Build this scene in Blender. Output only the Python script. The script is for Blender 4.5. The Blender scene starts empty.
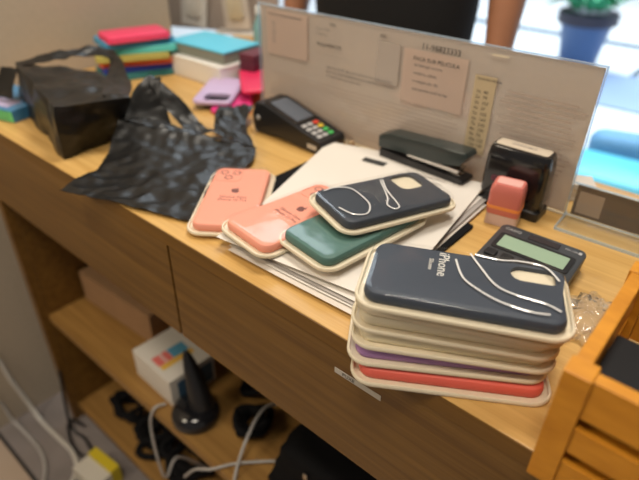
import bpy, bmesh, math, random
from mathutils import Vector, Matrix, noise
random.seed(7)
SC = bpy.context.scene
COL = SC.collection
PI = math.pi

# ------------------------------------------------------------------ camera, world, lights, exposure
cam_d = bpy.data.cameras.new('camera')
cam = bpy.data.objects.new('camera', cam_d); COL.objects.link(cam)
cam.location = (0.478683, -0.290497, 0.340257)
cam.rotation_euler = (0.990398, -0.015467, 0.713128)
cam_d.sensor_fit = 'HORIZONTAL'; cam_d.sensor_width = 36.0
cam_d.lens = 549.78 / 639 * 36.0
cam_d.clip_start = 0.01; cam_d.clip_end = 60
cam_d.dof.use_dof = True
cam_d.dof.focus_distance = 0.50
cam_d.dof.aperture_fstop = 3.7
SC.camera = cam

world = bpy.data.worlds.new('world'); SC.world = world
world.use_nodes = True
world.node_tree.nodes['Background'].inputs[0].default_value = (1.0, 0.93, 0.84, 1)
world.node_tree.nodes['Background'].inputs[1].default_value = 0.16


def area(name, loc, aim, size, energy, col, sy=None):
    d = bpy.data.lights.new(name, 'AREA'); d.energy = energy; d.color = col
    d.shape = 'RECTANGLE'; d.size = size; d.size_y = sy or size
    o = bpy.data.objects.new(name, d); COL.objects.link(o); o.location = loc
    o.rotation_euler = (Vector(aim) - Vector(loc)).to_track_quat('-Z', 'Y').to_euler()
    return o


area('ceiling_lamp', (0.05, 0.55, 1.75), (0.05, 0.2, 0), 0.5, 19, (1.0, 0.92, 0.80))
area('drawer_fill', (-0.42, -0.95, 0.75), (-0.5, 0.0, -0.1), 0.35, 5.2, (1.0, 0.86, 0.66))  # added low fill brightening the left drawer front, no fixture there
area('front_fill', (0.55, -0.75, 2.0), (0.2, 0.2, 0), 0.5, 20, (1.0, 0.89, 0.74))  # added fill from the front for sign, stack and crate
area('mall_daylight', (-0.6, 4.4, 2.6), (-0.6, 4.2, -0.8), 4.5, 420, (0.78, 0.90, 1.0))

SC.view_settings.view_transform = 'Standard'
SC.view_settings.look = 'None'
SC.view_settings.exposure = 0.22
SC.view_settings.gamma = 1.0
SC.view_settings.use_curve_mapping = False
SC.cycles.max_bounces = 12
SC.cycles.transparent_max_bounces = 24
SC.cycles.use_denoising = True


# ------------------------------------------------------------------ materials
def mat(name, col, rough=0.5, metal=0.0, spec=0.5, bump=0.0, bscale=60.0, var=0.0, coat=0.0, emit=0.0, alpha=1.0, sss=0.0):
    m = bpy.data.materials.new(name); m.use_nodes = True
    nt = m.node_tree; b = nt.nodes['Principled BSDF']
    b.inputs['Base Color'].default_value = (*col, 1)
    b.inputs['Roughness'].default_value = rough
    b.inputs['Metallic'].default_value = metal
    b.inputs['Specular IOR Level'].default_value = spec
    b.inputs['Coat Weight'].default_value = coat
    b.inputs['Alpha'].default_value = alpha
    if emit:
        b.inputs['Emission Color'].default_value = (*col, 1); b.inputs['Emission Strength'].default_value = emit
    tc = nt.nodes.new('ShaderNodeTexCoord')
    n = nt.nodes.new('ShaderNodeTexNoise'); n.inputs['Scale'].default_value = bscale; n.inputs['Detail'].default_value = 4
    nt.links.new(tc.outputs['Object'], n.inputs['Vector'])
    if var:
        r = nt.nodes.new('ShaderNodeValToRGB')
        r.color_ramp.elements[0].position = 0.3; r.color_ramp.elements[1].position = 0.7
        r.color_ramp.elements[0].color = (*[c * (1 - var) for c in col], 1)
        r.color_ramp.elements[1].color = (*[min(1, c * (1 + var)) for c in col], 1)
        nt.links.new(n.outputs['Fac'], r.inputs[0]); nt.links.new(r.outputs[0], b.inputs['Base Color'])
    if bump:
        bp = nt.nodes.new('ShaderNodeBump'); bp.inputs['Strength'].default_value = bump; bp.inputs['Distance'].default_value = 0.002
        nt.links.new(n.outputs['Fac'], bp.inputs['Height']); nt.links.new(bp.outputs[0], b.inputs['Normal'])
    return m


def wood(name, c1, c2, rough=0.38, sc=(1.6, 26, 26), spec=0.5):
    m = bpy.data.materials.new(name); m.use_nodes = True
    nt = m.node_tree; b = nt.nodes['Principled BSDF']; L = nt.links
    tc = nt.nodes.new('ShaderNodeTexCoord'); mp = nt.nodes.new('ShaderNodeMapping')
    mp.inputs['Scale'].default_value = sc
    L.new(tc.outputs['Object'], mp.inputs['Vector'])
    n1 = nt.nodes.new('ShaderNodeTexNoise'); n1.inputs['Scale'].default_value = 1.6; n1.inputs['Detail'].default_value = 5; n1.inputs['Distortion'].default_value = 0.6
    n2 = nt.nodes.new('ShaderNodeTexNoise'); n2.inputs['Scale'].default_value = 9; n2.inputs['Detail'].default_value = 6
    L.new(mp.outputs[0], n1.inputs['Vector']); L.new(mp.outputs[0], n2.inputs['Vector'])
    mx = nt.nodes.new('ShaderNodeMath'); mx.operation = 'ADD'
    m2 = nt.nodes.new('ShaderNodeMath'); m2.operation = 'MULTIPLY'; m2.inputs[1].default_value = 0.45
    L.new(n2.outputs['Fac'], m2.inputs[0]); L.new(n1.outputs['Fac'], mx.inputs[0]); L.new(m2.outputs[0], mx.inputs[1])
    r = nt.nodes.new('ShaderNodeValToRGB')
    r.color_ramp.elements[0].position = 0.55; r.color_ramp.elements[1].position = 0.90
    r.color_ramp.elements[0].color = (*c1, 1); r.color_ramp.elements[1].color = (*c2, 1)
    L.new(mx.outputs[0], r.inputs[0]); L.new(r.outputs[0], b.inputs['Base Color'])
    bp = nt.nodes.new('ShaderNodeBump'); bp.inputs['Strength'].default_value = 0.15; bp.inputs['Distance'].default_value = 0.001
    L.new(mx.outputs[0], bp.inputs['Height']); L.new(bp.outputs[0], b.inputs['Normal'])
    b.inputs['Roughness'].default_value = rough; b.inputs['Specular IOR Level'].default_value = spec
    return m


def film(name, tint=(1, 1, 1), gloss=0.06, rough=0.08, bump=0.25, milk=0.0, milk_col=(0.9, 0.86, 0.75), bscale=45):
    """thin clear plastic: see-through with a fresnel sheen, a little milkiness"""
    m = bpy.data.materials.new(name); m.use_nodes = True
    nt = m.node_tree; L = nt.links; nt.nodes.clear()
    out = nt.nodes.new('ShaderNodeOutputMaterial')
    tr = nt.nodes.new('ShaderNodeBsdfTransparent'); tr.inputs[0].default_value = (*tint, 1)
    gl = nt.nodes.new('ShaderNodeBsdfGlossy'); gl.inputs['Roughness'].default_value = rough
    df = nt.nodes.new('ShaderNodeBsdfDiffuse'); df.inputs[0].default_value = (*milk_col, 1)
    fr = nt.nodes.new('ShaderNodeFresnel'); fr.inputs[0].default_value = 1.45
    ad = nt.nodes.new('ShaderNodeMath'); ad.operation = 'ADD'; ad.inputs[1].default_value = gloss
    L.new(fr.outputs[0], ad.inputs[0]); ad.use_clamp = True
    ge = nt.nodes.new('ShaderNodeNewGeometry'); iv = nt.nodes.new('ShaderNodeMath'); iv.operation = 'SUBTRACT'; iv.inputs[0].default_value = 1.0
    L.new(ge.outputs['Backfacing'], iv.inputs[1])
    fm = nt.nodes.new('ShaderNodeMath'); fm.operation = 'MULTIPLY'; L.new(ad.outputs[0], fm.inputs[0]); L.new(iv.outputs[0], fm.inputs[1])
    m1 = nt.nodes.new('ShaderNodeMixShader'); m1.inputs[0].default_value = milk
    L.new(tr.outputs[0], m1.inputs[1]); L.new(df.outputs[0], m1.inputs[2])
    m2 = nt.nodes.new('ShaderNodeMixShader')
    L.new(fm.outputs[0], m2.inputs[0]); L.new(m1.outputs[0], m2.inputs[1]); L.new(gl.outputs[0], m2.inputs[2])
    L.new(m2.outputs[0], out.inputs[0])
    if bump:
        tc = nt.nodes.new('ShaderNodeTexCoord'); n = nt.nodes.new('ShaderNodeTexNoise'); n.inputs['Scale'].default_value = bscale
        n.inputs['Detail'].default_value = 2
        L.new(tc.outputs['Object'], n.inputs['Vector'])
        bp = nt.nodes.new('ShaderNodeBump'); bp.inputs['Strength'].default_value = bump; bp.inputs['Distance'].default_value = 0.004
        L.new(n.outputs['Fac'], bp.inputs['Height'])
        L.new(bp.outputs[0], gl.inputs['Normal']); L.new(bp.outputs[0], fr.inputs['Normal'])
    return m


M = {}
M['wood'] = wood('oak_laminate', (0.52, 0.300, 0.088), (0.66, 0.415, 0.145), sc=(1.6, 45, 45))
M['wood_shaded'] = wood('oak_laminate_front_shaded', (0.115, 0.052, 0.0085), (0.190, 0.095, 0.018), rough=0.42, sc=(1.6, 60, 60))  # shade of the counter front darkened into the oak colour
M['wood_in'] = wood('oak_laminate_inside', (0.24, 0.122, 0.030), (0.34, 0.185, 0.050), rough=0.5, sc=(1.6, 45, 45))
M['crate'] = wood('orange_stained_pine', (0.52, 0.20, 0.010), (0.68, 0.29, 0.022), rough=0.5, sc=(6, 18, 18))
M['wall'] = mat('taupe_wall', (0.46, 0.385, 0.295), 0.85, bump=0.1, bscale=90, var=0.03)
M['floor'] = mat('grey_floor', (0.23, 0.20, 0.19), 0.6, var=0.12, bscale=12)
M['floor_tile'] = mat('beige_floor_tile', (0.45, 0.35, 0.27), 0.4, var=0.05, bscale=8)
M['grout'] = mat('dark_grout', (0.02, 0.018, 0.018), 0.9)
M['black'] = mat('black_plastic', (0.012, 0.012, 0.014), 0.35)
M['blackg'] = mat('gloss_black_plastic', (0.01, 0.01, 0.012), 0.15, coat=0.3)
M['matt_black'] = mat('matt_black', (0.006, 0.006, 0.007), 0.8, spec=0.15)
M['dgrey'] = mat('dark_grey_plastic', (0.045, 0.047, 0.052), 0.4)
M['white'] = mat('white_plastic', (0.82, 0.80, 0.76), 0.4)
M['paper'] = mat('white_paper', (0.70, 0.66, 0.61), 0.8)
M['paper2'] = mat('warm_white_paper', (0.66, 0.60, 0.54), 0.8)
M['grey_ink'] = mat('grey_ink', (0.16, 0.14, 0.14), 0.8)
M['pale_ink'] = mat('pale_grey_ink', (0.36, 0.33, 0.31), 0.8)
M['ink'] = mat('black_ink', (0.03, 0.03, 0.03), 0.7)
M['pinkink'] = mat('brown_print', (0.16, 0.055, 0.05), 0.7)
M['whiteink'] = mat('white_print', (0.75, 0.74, 0.70), 0.5)
M['tray'] = mat('cream_blister_plastic', (0.76, 0.68, 0.52), 0.35, bump=0.1, bscale=40)
M['pink'] = mat('salmon_pink_silicone', (0.84, 0.33, 0.235), 0.6)
M['green'] = mat('pine_green_silicone', (0.060, 0.150, 0.132), 0.55)
M['navy'] = mat('midnight_silicone', (0.036, 0.045, 0.062), 0.5, spec=0.3)
M['bluegrey'] = mat('slate_silicone', (0.042, 0.054, 0.078), 0.5, spec=0.3)
M['cream'] = mat('stone_silicone', (0.84, 0.76, 0.58), 0.5)
M['cream2'] = mat('antique_silicone', (0.80, 0.72, 0.52), 0.5)
M['purple'] = mat('lilac_purple_silicone', (0.38, 0.20, 0.46), 0.5)
M['red'] = mat('coral_red_silicone', (0.74, 0.12, 0.085), 0.5)
M['clear'] = film('clear_blister_film', gloss=-0.02, milk=0.008, bump=0.10, rough=0.07, bscale=30)
M['milky'] = film('milky_blister_side', gloss=0.04, milk=0.35, bump=0.1)
M['crease_glint'] = film('whitish_crease_glint', gloss=0.15, milk=0.75, milk_col=(0.97, 0.97, 0.98), bump=0)  # pale milk stands in for highlights on wrinkled film
M['acrylic'] = film('clear_acrylic', tint=(0.96, 0.98, 0.99), gloss=0.015, bump=0, rough=0.03, milk=0.03)
M['acrylic_edge'] = film('acrylic_cut_edge', tint=(0.8, 0.9, 1.0), gloss=0.0, bump=0, rough=0.3, milk=0.40, milk_col=(0.62, 0.72, 0.82))
M['sheet'] = mat('backlit_print_sheet', (0.72, 0.62, 0.54), 0.75, var=0.03, bscale=9)
M['sheet2'] = mat('pale_print_sheet', (0.70, 0.595, 0.525), 0.75)
for k_ in ('sheet', 'sheet2'):
    nt_ = M[k_].node_tree; p_ = nt_.nodes['Principled BSDF']; tl0 = nt_.nodes.new('ShaderNodeBsdfTranslucent'); mx0 = nt_.nodes.new('ShaderNodeMixShader')
    tl0.inputs[0].default_value = (0.92, 0.78, 0.68, 1); mx0.inputs[0].default_value = 0.45
    nt_.links.new(p_.outputs[0], mx0.inputs[1]); nt_.links.new(tl0.outputs[0], mx0.inputs[2]); nt_.links.new(mx0.outputs[0], nt_.nodes['Material Output'].inputs[0])
M['yellow_paper'] = mat('yellowed_paper', (0.52, 0.42, 0.27), 0.8)
M['bag'] = mat('black_plastic_bag', (0.009, 0.0085, 0.008), 0.38, spec=0.42, bump=0.35, bscale=16)
M['bag_lit'] = mat('black_bag_lit_copy', (0.022, 0.021, 0.020), 0.34, bump=0.35, bscale=28)  # lighter copy of the bag colour for its lit film
M['steel'] = mat('steel', (0.62, 0.60, 0.58), 0.25, metal=1.0)
M['silver'] = mat('silver_plastic', (0.55, 0.55, 0.56), 0.35, metal=0.4)
M['screen'] = mat('dim_lcd_screen', (0.10, 0.115, 0.145), 0.2)
M['lcd'] = mat('green_lcd', (0.30, 0.42, 0.31), 0.25)
M['solar'] = mat('solar_cell', (0.035, 0.03, 0.035), 0.15)
M['skin'] = mat('brown_skin', (0.42, 0.19, 0.105), 0.5, var=0.05, bscale=20)
M['tshirt'] = mat('black_cotton', (0.008, 0.008, 0.009), 0.9, bump=0.2, bscale=200)
M['denim'] = mat('dark_denim', (0.03, 0.04, 0.07), 0.85)
M['hair'] = mat('black_hair', (0.012, 0.01, 0.009), 0.5)
M['card'] = mat('brown_cardboard', (0.38, 0.22, 0.11), 0.8, var=0.06, bscale=20)
M['gcable'] = mat('grey_cable', (0.42, 0.40, 0.38), 0.4)
M['wcable'] = mat('white_cable', (0.58, 0.55, 0.50), 0.4)


def colmat(name, c, rough=0.45):
    if name not in M:
        M[name] = mat(name, c, rough)
    return M[name]


# ------------------------------------------------------------------ helpers
def new(): return bmesh.new()


def box(bm, c, s, rot=None, bev=0.0):
    r = bmesh.ops.create_cube(bm, size=1.0)
    vs = r['verts']
    mt = Matrix.Translation(Vector(c)) @ (rot.to_4x4() if rot else Matrix.Identity(4)) @ Matrix.Diagonal((*s, 1))
    bmesh.ops.transform(bm, matrix=mt, verts=vs)
    if bev:
        es = list({e for v in vs for e in v.link_edges})
        bmesh.ops.bevel(bm, geom=es, offset=bev, segments=2, affect='EDGES', profile=0.7)
    return bm


def bx(x0, x1, y0, y1, z0, z1, bev=0.0):
    return box(new(), ((x0 + x1) / 2, (y0 + y1) / 2, (z0 + z1) / 2), (x1 - x0, y1 - y0, z1 - z0), None, bev)


def cyl(bm, p0, p1, r0, r1=None, n=20):
    p0, p1 = Vector(p0), Vector(p1); r1 = r0 if r1 is None else r1
    d = (p1 - p0); q = d.to_track_quat('Z', 'Y')
    rings = []
    for p, r in ((p0, r0), (p1, r1)):
        rings.append([bm.verts.new(p + q @ Vector((r * math.cos(2 * PI * i / n), r * math.sin(2 * PI * i / n), 0))) for i in range(n)])
    for i in range(n):
        bm.faces.new((rings[0][i], rings[0][(i + 1) % n], rings[1][(i + 1) % n], rings[1][i]))
    bm.faces.new(rings[0][::-1]); bm.faces.new(rings[1])
    return bm


def lathe(bm, prof, n=28, c=(0, 0, 0)):
    rings = []
    for r, z in prof:
        rings.append([bm.verts.new((c[0] + r * math.cos(2 * PI * i / n), c[1] + r * math.sin(2 * PI * i / n), c[2] + z)) for i in range(n)])
    for a, b in zip(rings, rings[1:]):
        for i in range(n):
            bm.faces.new((a[i], a[(i + 1) % n], b[(i + 1) % n], b[i]))
    bm.faces.new(rings[0][::-1]); bm.faces.new(rings[-1])
    return bm


def smooth_path(pts, sub=6, closed=False):
    P = [Vector(p) for p in pts]; out = []
    n = len(P)
    for i in range(n if closed else n - 1):
        if closed:
            a, b, c, d = P[i - 1], P[i], P[(i + 1) % n], P[(i + 2) % n]
        else:
            a, b, c, d = P[max(i - 1, 0)], P[i], P[i + 1], P[min(i + 2, n - 1)]
        for k in range(sub):
            t = k / sub
            out.append(0.5 * ((2 * b) + (-a + c) * t + (2 * a - 5 * b + 4 * c - d) * t * t + (-a + 3 * b - 3 * c + d) * t ** 3))
    if not closed: out.append(P[-1])
    return out


def tube(bm, pts, r, n=8, sub=6, rs=None, flat=1.0):
    P = smooth_path(pts, sub) if sub > 1 else [Vector(p) for p in pts]
    rings = []
    up = Vector((0, 0, 1))
    for i, p in enumerate(P):
        t = (P[min(i + 1, len(P) - 1)] - P[max(i - 1, 0)]).normalized()
        s = t.cross(up)
        if s.length < 0.05: s = t.cross(Vector((0, 1, 0)))
        s.normalize(); u = s.cross(t).normalized()
        rr = r if rs is None else rs(i / (len(P) - 1))
        rings.append([bm.verts.new(p + s * rr * math.cos(2 * PI * k / n) + u * rr * flat * math.sin(2 * PI * k / n)) for k in range(n)])
    for a, b in zip(rings, rings[1:]):
        for i in range(n):
            bm.faces.new((a[i], a[(i + 1) % n], b[(i + 1) % n], b[i]))
    bm.faces.new(rings[0][::-1]); bm.faces.new(rings[-1])
    return bm


def rr(L, W, r, n=6, cx=0, cy=0):
    r = min(r, L / 2 - 1e-5, W / 2 - 1e-5)
    out = []
    for qx, qy, a0 in ((1, 1, 0), (-1, 1, PI / 2), (-1, -1, PI), (1, -1, 1.5 * PI)):
        for k in range(n + 1):
            a = a0 + PI / 2 * k / n
            out.append((cx + qx * (L / 2 - r) + r * math.cos(a), cy + qy * (W / 2 - r) + r * math.sin(a)))
    return out


def loft(bm, loops, cap0=True, cap1=True):
    R = [[bm.verts.new(p) for p in l] for l in loops]
    n = len(R[0])
    for a, b in zip(R, R[1:]):
        for i in range(n):
            bm.faces.new((a[i], a[(i + 1) % n], b[(i + 1) % n], b[i]))
    if cap0: bm.faces.new(R[0][::-1])
    if cap1: bm.faces.new(R[-1])
    return bm


def slab(bm, L, W, r, z0, z1, e=0.001, cx=0, cy=0, n=6):
    """rounded-corner plate with soft edges"""
    def lp(i, z): return [(x, y, z) for x, y in rr(L - 2 * i, W - 2 * i, r - i, n, cx, cy)]
    return loft(bm, [lp(e, z0), lp(0, z0 + e), lp(0, z1 - e), lp(e * 0.35, z1 - e * 0.35), lp(e, z1)])


def obj(name, bm, m, parent=None, smooth=False, loc=None, rot=None, angle=40):
    me = bpy.data.meshes.new(name)
    bmesh.ops.recalc_face_normals(bm, faces=bm.faces[:])
    bm.to_mesh(me); bm.free()
    ob = bpy.data.objects.new(name, me); COL.objects.link(ob)
    me.materials.append(M[m] if isinstance(m, str) else m)
    if smooth:
        for p in me.polygons: p.use_smooth = True
        if angle:
            try: me.set_sharp_from_angle(angle=math.radians(angle))
            except Exception: pass
    if parent: ob.parent = parent
    if loc is not None: ob.location = loc
    if rot is not None: ob.rotation_euler = rot
    return ob


def tag(o, label, cat, group=None, kind=None):
    o['label'] = label; o['category'] = cat
    if group: o['group'] = group
    if kind: o['kind'] = kind
    return o


def thing(name, label, cat, loc=(0, 0, 0), rot=(0, 0, 0), group=None):
    o = bpy.data.objects.new(name, None); COL.objects.link(o)
    o.empty_display_size = 0.02
    o.location = loc; o.rotation_euler = rot
    return tag(o, label, cat, group)


def struct(name, bm, m, parent=None, smooth=False):
    o = obj(name, bm, m, parent, smooth)
    if parent is None: o['kind'] = 'structure'
    return o


def text_bm(lines, size, depth=0.0001, spacing=1.15, align='CENTER'):
    """lettering as a mesh, lying in XY around the origin"""
    c = bpy.data.curves.new('lettering', 'FONT'); c.body = lines; c.size = size; c.extrude = depth
    c.align_x = align; c.align_y = 'CENTER'; c.space_line = spacing; c.resolution_u = 2
    o = bpy.data.objects.new('lettering', c); COL.objects.link(o)
    dg = bpy.context.evaluated_depsgraph_get(); dg.update()
    me = bpy.data.meshes.new_from_object(o.evaluated_get(dg))
    bm = bmesh.new(); bm.from_mesh(me)
    bpy.data.objects.remove(o); bpy.data.curves.remove(c); bpy.data.meshes.remove(me)
    return bm


def xf(bm, loc=(0, 0, 0), rot=(0, 0, 0)):
    from mathutils import Euler
    bm.transform(Matrix.Translation(Vector(loc)) @ Euler(rot).to_matrix().to_4x4())
    return bm


def join(*bms):
    out = bms[0]
    for b in bms[1:]:
        me = bpy.data.meshes.new('t'); b.to_mesh(me); b.free(); out.from_mesh(me); bpy.data.meshes.remove(me)
    return out


# ------------------------------------------------------------------ the setting
FZ = -0.78
struct('floor', bx(-5, 6, -0.138, 14, FZ - 0.05, FZ), 'floor')
struct('floor_front', bx(-5, 6, -3, -0.146, FZ - 0.05, FZ), 'floor_tile')
struct('trim_1', bx(-5, 6, -0.1461, -0.1379, FZ - 0.05, FZ - 0.001), 'grout')
struct('wall_left', bx(-0.80, -0.655, -2.2, 0.50, FZ, 1.9), 'wall')

struct('ceiling_blocker', bx(-0.80, 2.6, -2.2, 1.7, 2.25, 2.32), mat('grey_blocker', (0.30, 0.28, 0.26), 0.9))  # unseen, added overhead to keep world light out of glossy surfaces
struct('wall_back_blocker', bx(-0.80, 2.6, 1.62, 1.70, 0.62, 2.25), mat('header_blocker', (0.16, 0.14, 0.12), 0.8))  # unseen, added to block the mall light's reflection in dark surfaces

# mall corridor beyond the counter: pale tiles in daylight
M['bright'] = mat('pale_mall_tile', (0.80, 0.83, 0.86), 0.35, var=0.03, bscale=2)
M['bluefloor'] = mat('blue_grey_mat', (0.26, 0.36, 0.55), 0.6, var=0.08, bscale=2)
M['turq'] = mat('turquoise_vinyl', (0.10, 0.55, 0.72), 0.4)
M['seam'] = mat('dark_tile_joint', (0.05, 0.09, 0.13), 0.7)
struct('floor_mall', bx(-5, 6, 1.75, 14, FZ, FZ + 0.006), 'bright')
bmj = new()
for yy in (4.95,): box(bmj, (0.5, yy, FZ + 0.0075), (11, 0.16, 0.004))
for xx, y0, y1 in ((-0.36, 3.6, 4.9), (-2.4, 3.6, 4.9)):
    box(bmj, (xx, (y0 + y1) / 2, FZ + 0.0075), (0.05, y1 - y0, 0.004))
struct('trim_2', bmj, 'seam')

# ------------------------------------------------------------------ counter desk
desk = thing('counter_desk', 'long oak shop counter with two drawers and open shelves against the taupe wall', 'counter', (0, 0, FZ))
dz = -FZ
T = 0.018
def dpart(name, x0, x1, y0, y1, z0, z1, m, bev=0.0008, parent=None, w=desk):
    return obj(name, bx(x0, x1, y0, y1, z0 + dz, z1 + dz, bev), m, w if parent is None else parent)
top = new()
box(top, (0.065, 0.235, dz - T / 2), (1.43, 0.47, T), None, 0.001)
obj('desktop', top, 'wood', desk)
M['edge_band'] = wood('dark_edge_band', (0.13, 0.060, 0.008), (0.18, 0.085, 0.012), rough=0.5)
dpart('front_edge_band', -0.65, 0.78, -0.0012, -0.0001, -T, -0.0006, 'edge_band', 0)
dpart('desktop_return', -0.65, -0.33, 0.471, 0.62, -T, 0, 'wood')
dpart('desktop_return', -0.65, -0.56, 0.621, 0.86, -T, 0, 'wood')
H = 0.160
dpart('drawer_front', -0.565, -0.0020, 0.0, 0.018, -H, -T - 0.0006, 'wood_shaded')
dpart('drawer_front', 0.0020, 0.62, 0.0, 0.018, -H, -T - 0.001, 'wood_shaded')
dpart('drawer_box', -0.535, 0.60, 0.019, 0.42, -H + 0.006, -T - 0.002, 'matt_black')  # black colour stands in for shadow in the gap between drawer fronts
dpart('side_panel', -0.560, -0.540, 0.019, 0.44, -0.779, -T - 0.001, 'wood_shaded')
dpart('side_panel', -0.560, -0.540, 0.0, 0.0185, -0.779, -H - 0.001, 'wood_shaded')
dpart('side_panel', 0.60, 0.618, 0.019, 0.44, -0.779, -T - 0.001, 'wood_shaded')
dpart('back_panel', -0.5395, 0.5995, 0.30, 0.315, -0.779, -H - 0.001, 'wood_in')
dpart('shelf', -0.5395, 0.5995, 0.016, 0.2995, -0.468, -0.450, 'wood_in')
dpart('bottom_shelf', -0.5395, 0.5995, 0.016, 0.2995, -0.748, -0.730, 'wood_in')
# small white pull label on the right drawer
lab = thing('drawer_label', 'narrow white printed label stuck on the right drawer front', 'label', (0.281, -0.0002, -0.045))
obj('label_strip', box(new(), (0, 0, 0), (0.053, 0.0006, 0.0065), None, 0.0002), mat('label_white', (0.50, 0.47, 0.42), 0.5), lab)
obj('printed_text', xf(text_bm('PUXE', 0.006), (-0.010, -0.0005, 0), (PI / 2, 0, 0)), 'ink', lab)


# ------------------------------------------------------------------ logo / case packages
def fruit_logo(size, z, cx=0, cy=0, up='x'):
    """bitten-fruit emblem as flat print; 'up' of the emblem is +x of the case"""
    pts = [(0, -0.42), (0.10, -0.45), (0.22, -0.42), (0.34, -0.26), (0.42, -0.06), (0.30, 0.02), (0.25, 0.14), (0.30, 0.26), (0.38, 0.32),
           (0.26, 0.42), (0.12, 0.42), (0, 0.36), (-0.12, 0.42), (-0.28, 0.40), (-0.40, 0.26), (-0.43, 0.04), (-0.36, -0.20), (-0.24, -0.40), (-0.12, -0.45)]
    leaf = [(0.0, 0.46), (0.02, 0.56), (0.10, 0.66), (0.18, 0.68), (0.16, 0.56), (0.08, 0.48)]
    bm = new()
    for poly in (pts, leaf):
        lo = [(cx + y * size, cy - x * size, z) for x, y in poly]
        hi = [(a, b, z + 0.0001) for a, b, c in lo]
        loft(bm, [lo, hi])
    return bm


def case_bm(L=0.147, W=0.073, h=0.0102, z0=0.0022, hole=None):
    def lp(i, z, r=0.012): return [(x, y, z) for x, y in rr(L - 2 * i, W - 2 * i, r - i)]
    loops = [lp(0.0016, z0), lp(0.0004, z0 + 0.0018), lp(0, z0 + 0.004), lp(0.0004, z0 + h - 0.0032), lp(0.0016, z0 + h - 0.0012), lp(0.0038, z0 + h - 0.0001), lp(0.006, z0 + h)]
    bm = new()
    if hole:
        cx, cy, hl, hw, hr = hole
        loops.append([(x, y, z0 + h + 0.0004) for x, y in rr(hl + 0.004, hw + 0.004, hr + 0.002, 6, cx, cy)])
        loops.append([(x, y, z0 + h - 0.0002) for x, y in rr(hl, hw, hr, 6, cx, cy)])
        loops.append([(x, y, z0) for x, y in rr(hl, hw, hr, 6, cx, cy)])
        loft(bm, loops, False, False)
    else:
        loft(bm, loops)
    return bm


def package(label, loc, th, mcase, tilt=(0, 0), group=None, hole=None, plate=False, logo=None, txt=None, txtx=-0.012, txty=0.0, txt2=None, name='cased_phone_cover', tsize=0.0062, crease_glints=(), stretch=None):
    """a silicone phone cover in its blister pack. tilt = slopes along local x and y"""
    t = thing('phone_case_package', label, 'phone case package', loc, (0, 0, th), group)
    if tilt != (0, 0):
        X = Vector((1, 0, tilt[0])).normalized(); Y = Vector((0, 1, tilt[1])).normalized(); Z = X.cross(Y).normalized(); Y = Z.cross(X)
        t.rotation_euler = (Matrix.Rotation(th, 3, 'Z') @ Matrix((X, Y, Z)).transposed()).to_euler()
    L, W = 0.147, 0.073
    def lp(o, z, r=0.012): return [(x, y, z) for x, y in rr(L + 2 * o, W + 2 * o, r + o)]
    tr = new()
    loft(tr, [lp(0.0052, 0.0), lp(0.0064, 0.0006), lp(0.0068, 0.0020), lp(0.0066, 0.0036), lp(0.0058, 0.0044), lp(0.0046, 0.0042), lp(0.0036, 0.0020)])
    obj('backing_tray', tr, 'tray', t, True)
    c = obj('phone_case', case_bm(hole=hole), mcase, t, True, angle=30)
    if hole: obj('inner_former', slab(new(), hole[2] + 0.004, hole[3] + 0.004, hole[4], 0.0019, 0.0085, 0.001, hole[0], hole[1]), 'tray', t)
    zt = 0.0124
    if plate:      # closed camera square with printed lens rings
        cx, cy = 0.050, 0.016
        pb = new()
        for o, z0_, z1_ in ((0, zt, zt + 0.0006),):
            a = [(x, y, z0_) for x, y in rr(0.036, 0.034, 0.009, 6, cx, cy)]; b = [(x, y, z1_) for x, y in rr(0.036, 0.034, 0.009, 6, cx, cy)]
            d = [(x, y, z1_) for x, y in rr(0.034, 0.032, 0.008, 6, cx, cy)]; e = [(x, y, z0_) for x, y in rr(0.034, 0.032, 0.008, 6, cx, cy)]
            loft(pb, [a, b, d, e], False, False)
        obj('camera_outline', pb, mcase, c)
        lb = new()
        for (lx, ly) in ((0.057, 0.023), (0.057, 0.007), (0.043, 0.0155)):
            ring = []
            for rad, zz in ((0.0055, zt), (0.0055, zt + 0.0003), (0.0041, zt + 0.0003), (0.0041, zt)):
                ring.append([(lx + rad * math.cos(a * PI / 8), ly + rad * math.sin(a * PI / 8), zz) for a in range(16)])
            loft(lb, ring, False, False)
        obj('lens_marks', lb, 'pinkink', c)
    if logo:
        o = obj('logo', fruit_logo(0.0125, zt, 0.008, 0), logo, c)
    if txt:
        m_ = 'pinkink' if logo == 'pinkink' else 'whiteink'
        zx = zt + (0.0005 if hole else 0.0001)
        obj('printed_text', xf(text_bm(txt, tsize), (txtx, txty, zx), (0, 0, -PI / 2)), m_, c)
        if txt2: obj('printed_text', xf(text_bm(txt2[0], txt2[1]), (txt2[2], txt2[3], zx), (0, 0, -PI / 2)), m_, c)
    sh = new()
    loft(sh, [lp(0.0034, 0.0028), lp(0.0030, 0.0060), lp(0.0024, 0.0115), lp(0.0010, 0.0134), lp(-0.0016, 0.0140), lp(-0.006, 0.0141)], False, True)
    s = obj('clear_shell', sh, 'clear', t, True, angle=30)
    for cr in crease_glints:
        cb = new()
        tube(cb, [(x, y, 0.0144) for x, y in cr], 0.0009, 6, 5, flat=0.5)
        obj('film_crease_glint', cb, 'crease_glint', s, True)  # whitish tubes draw the reflections along the film wrinkles
    return t


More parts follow.
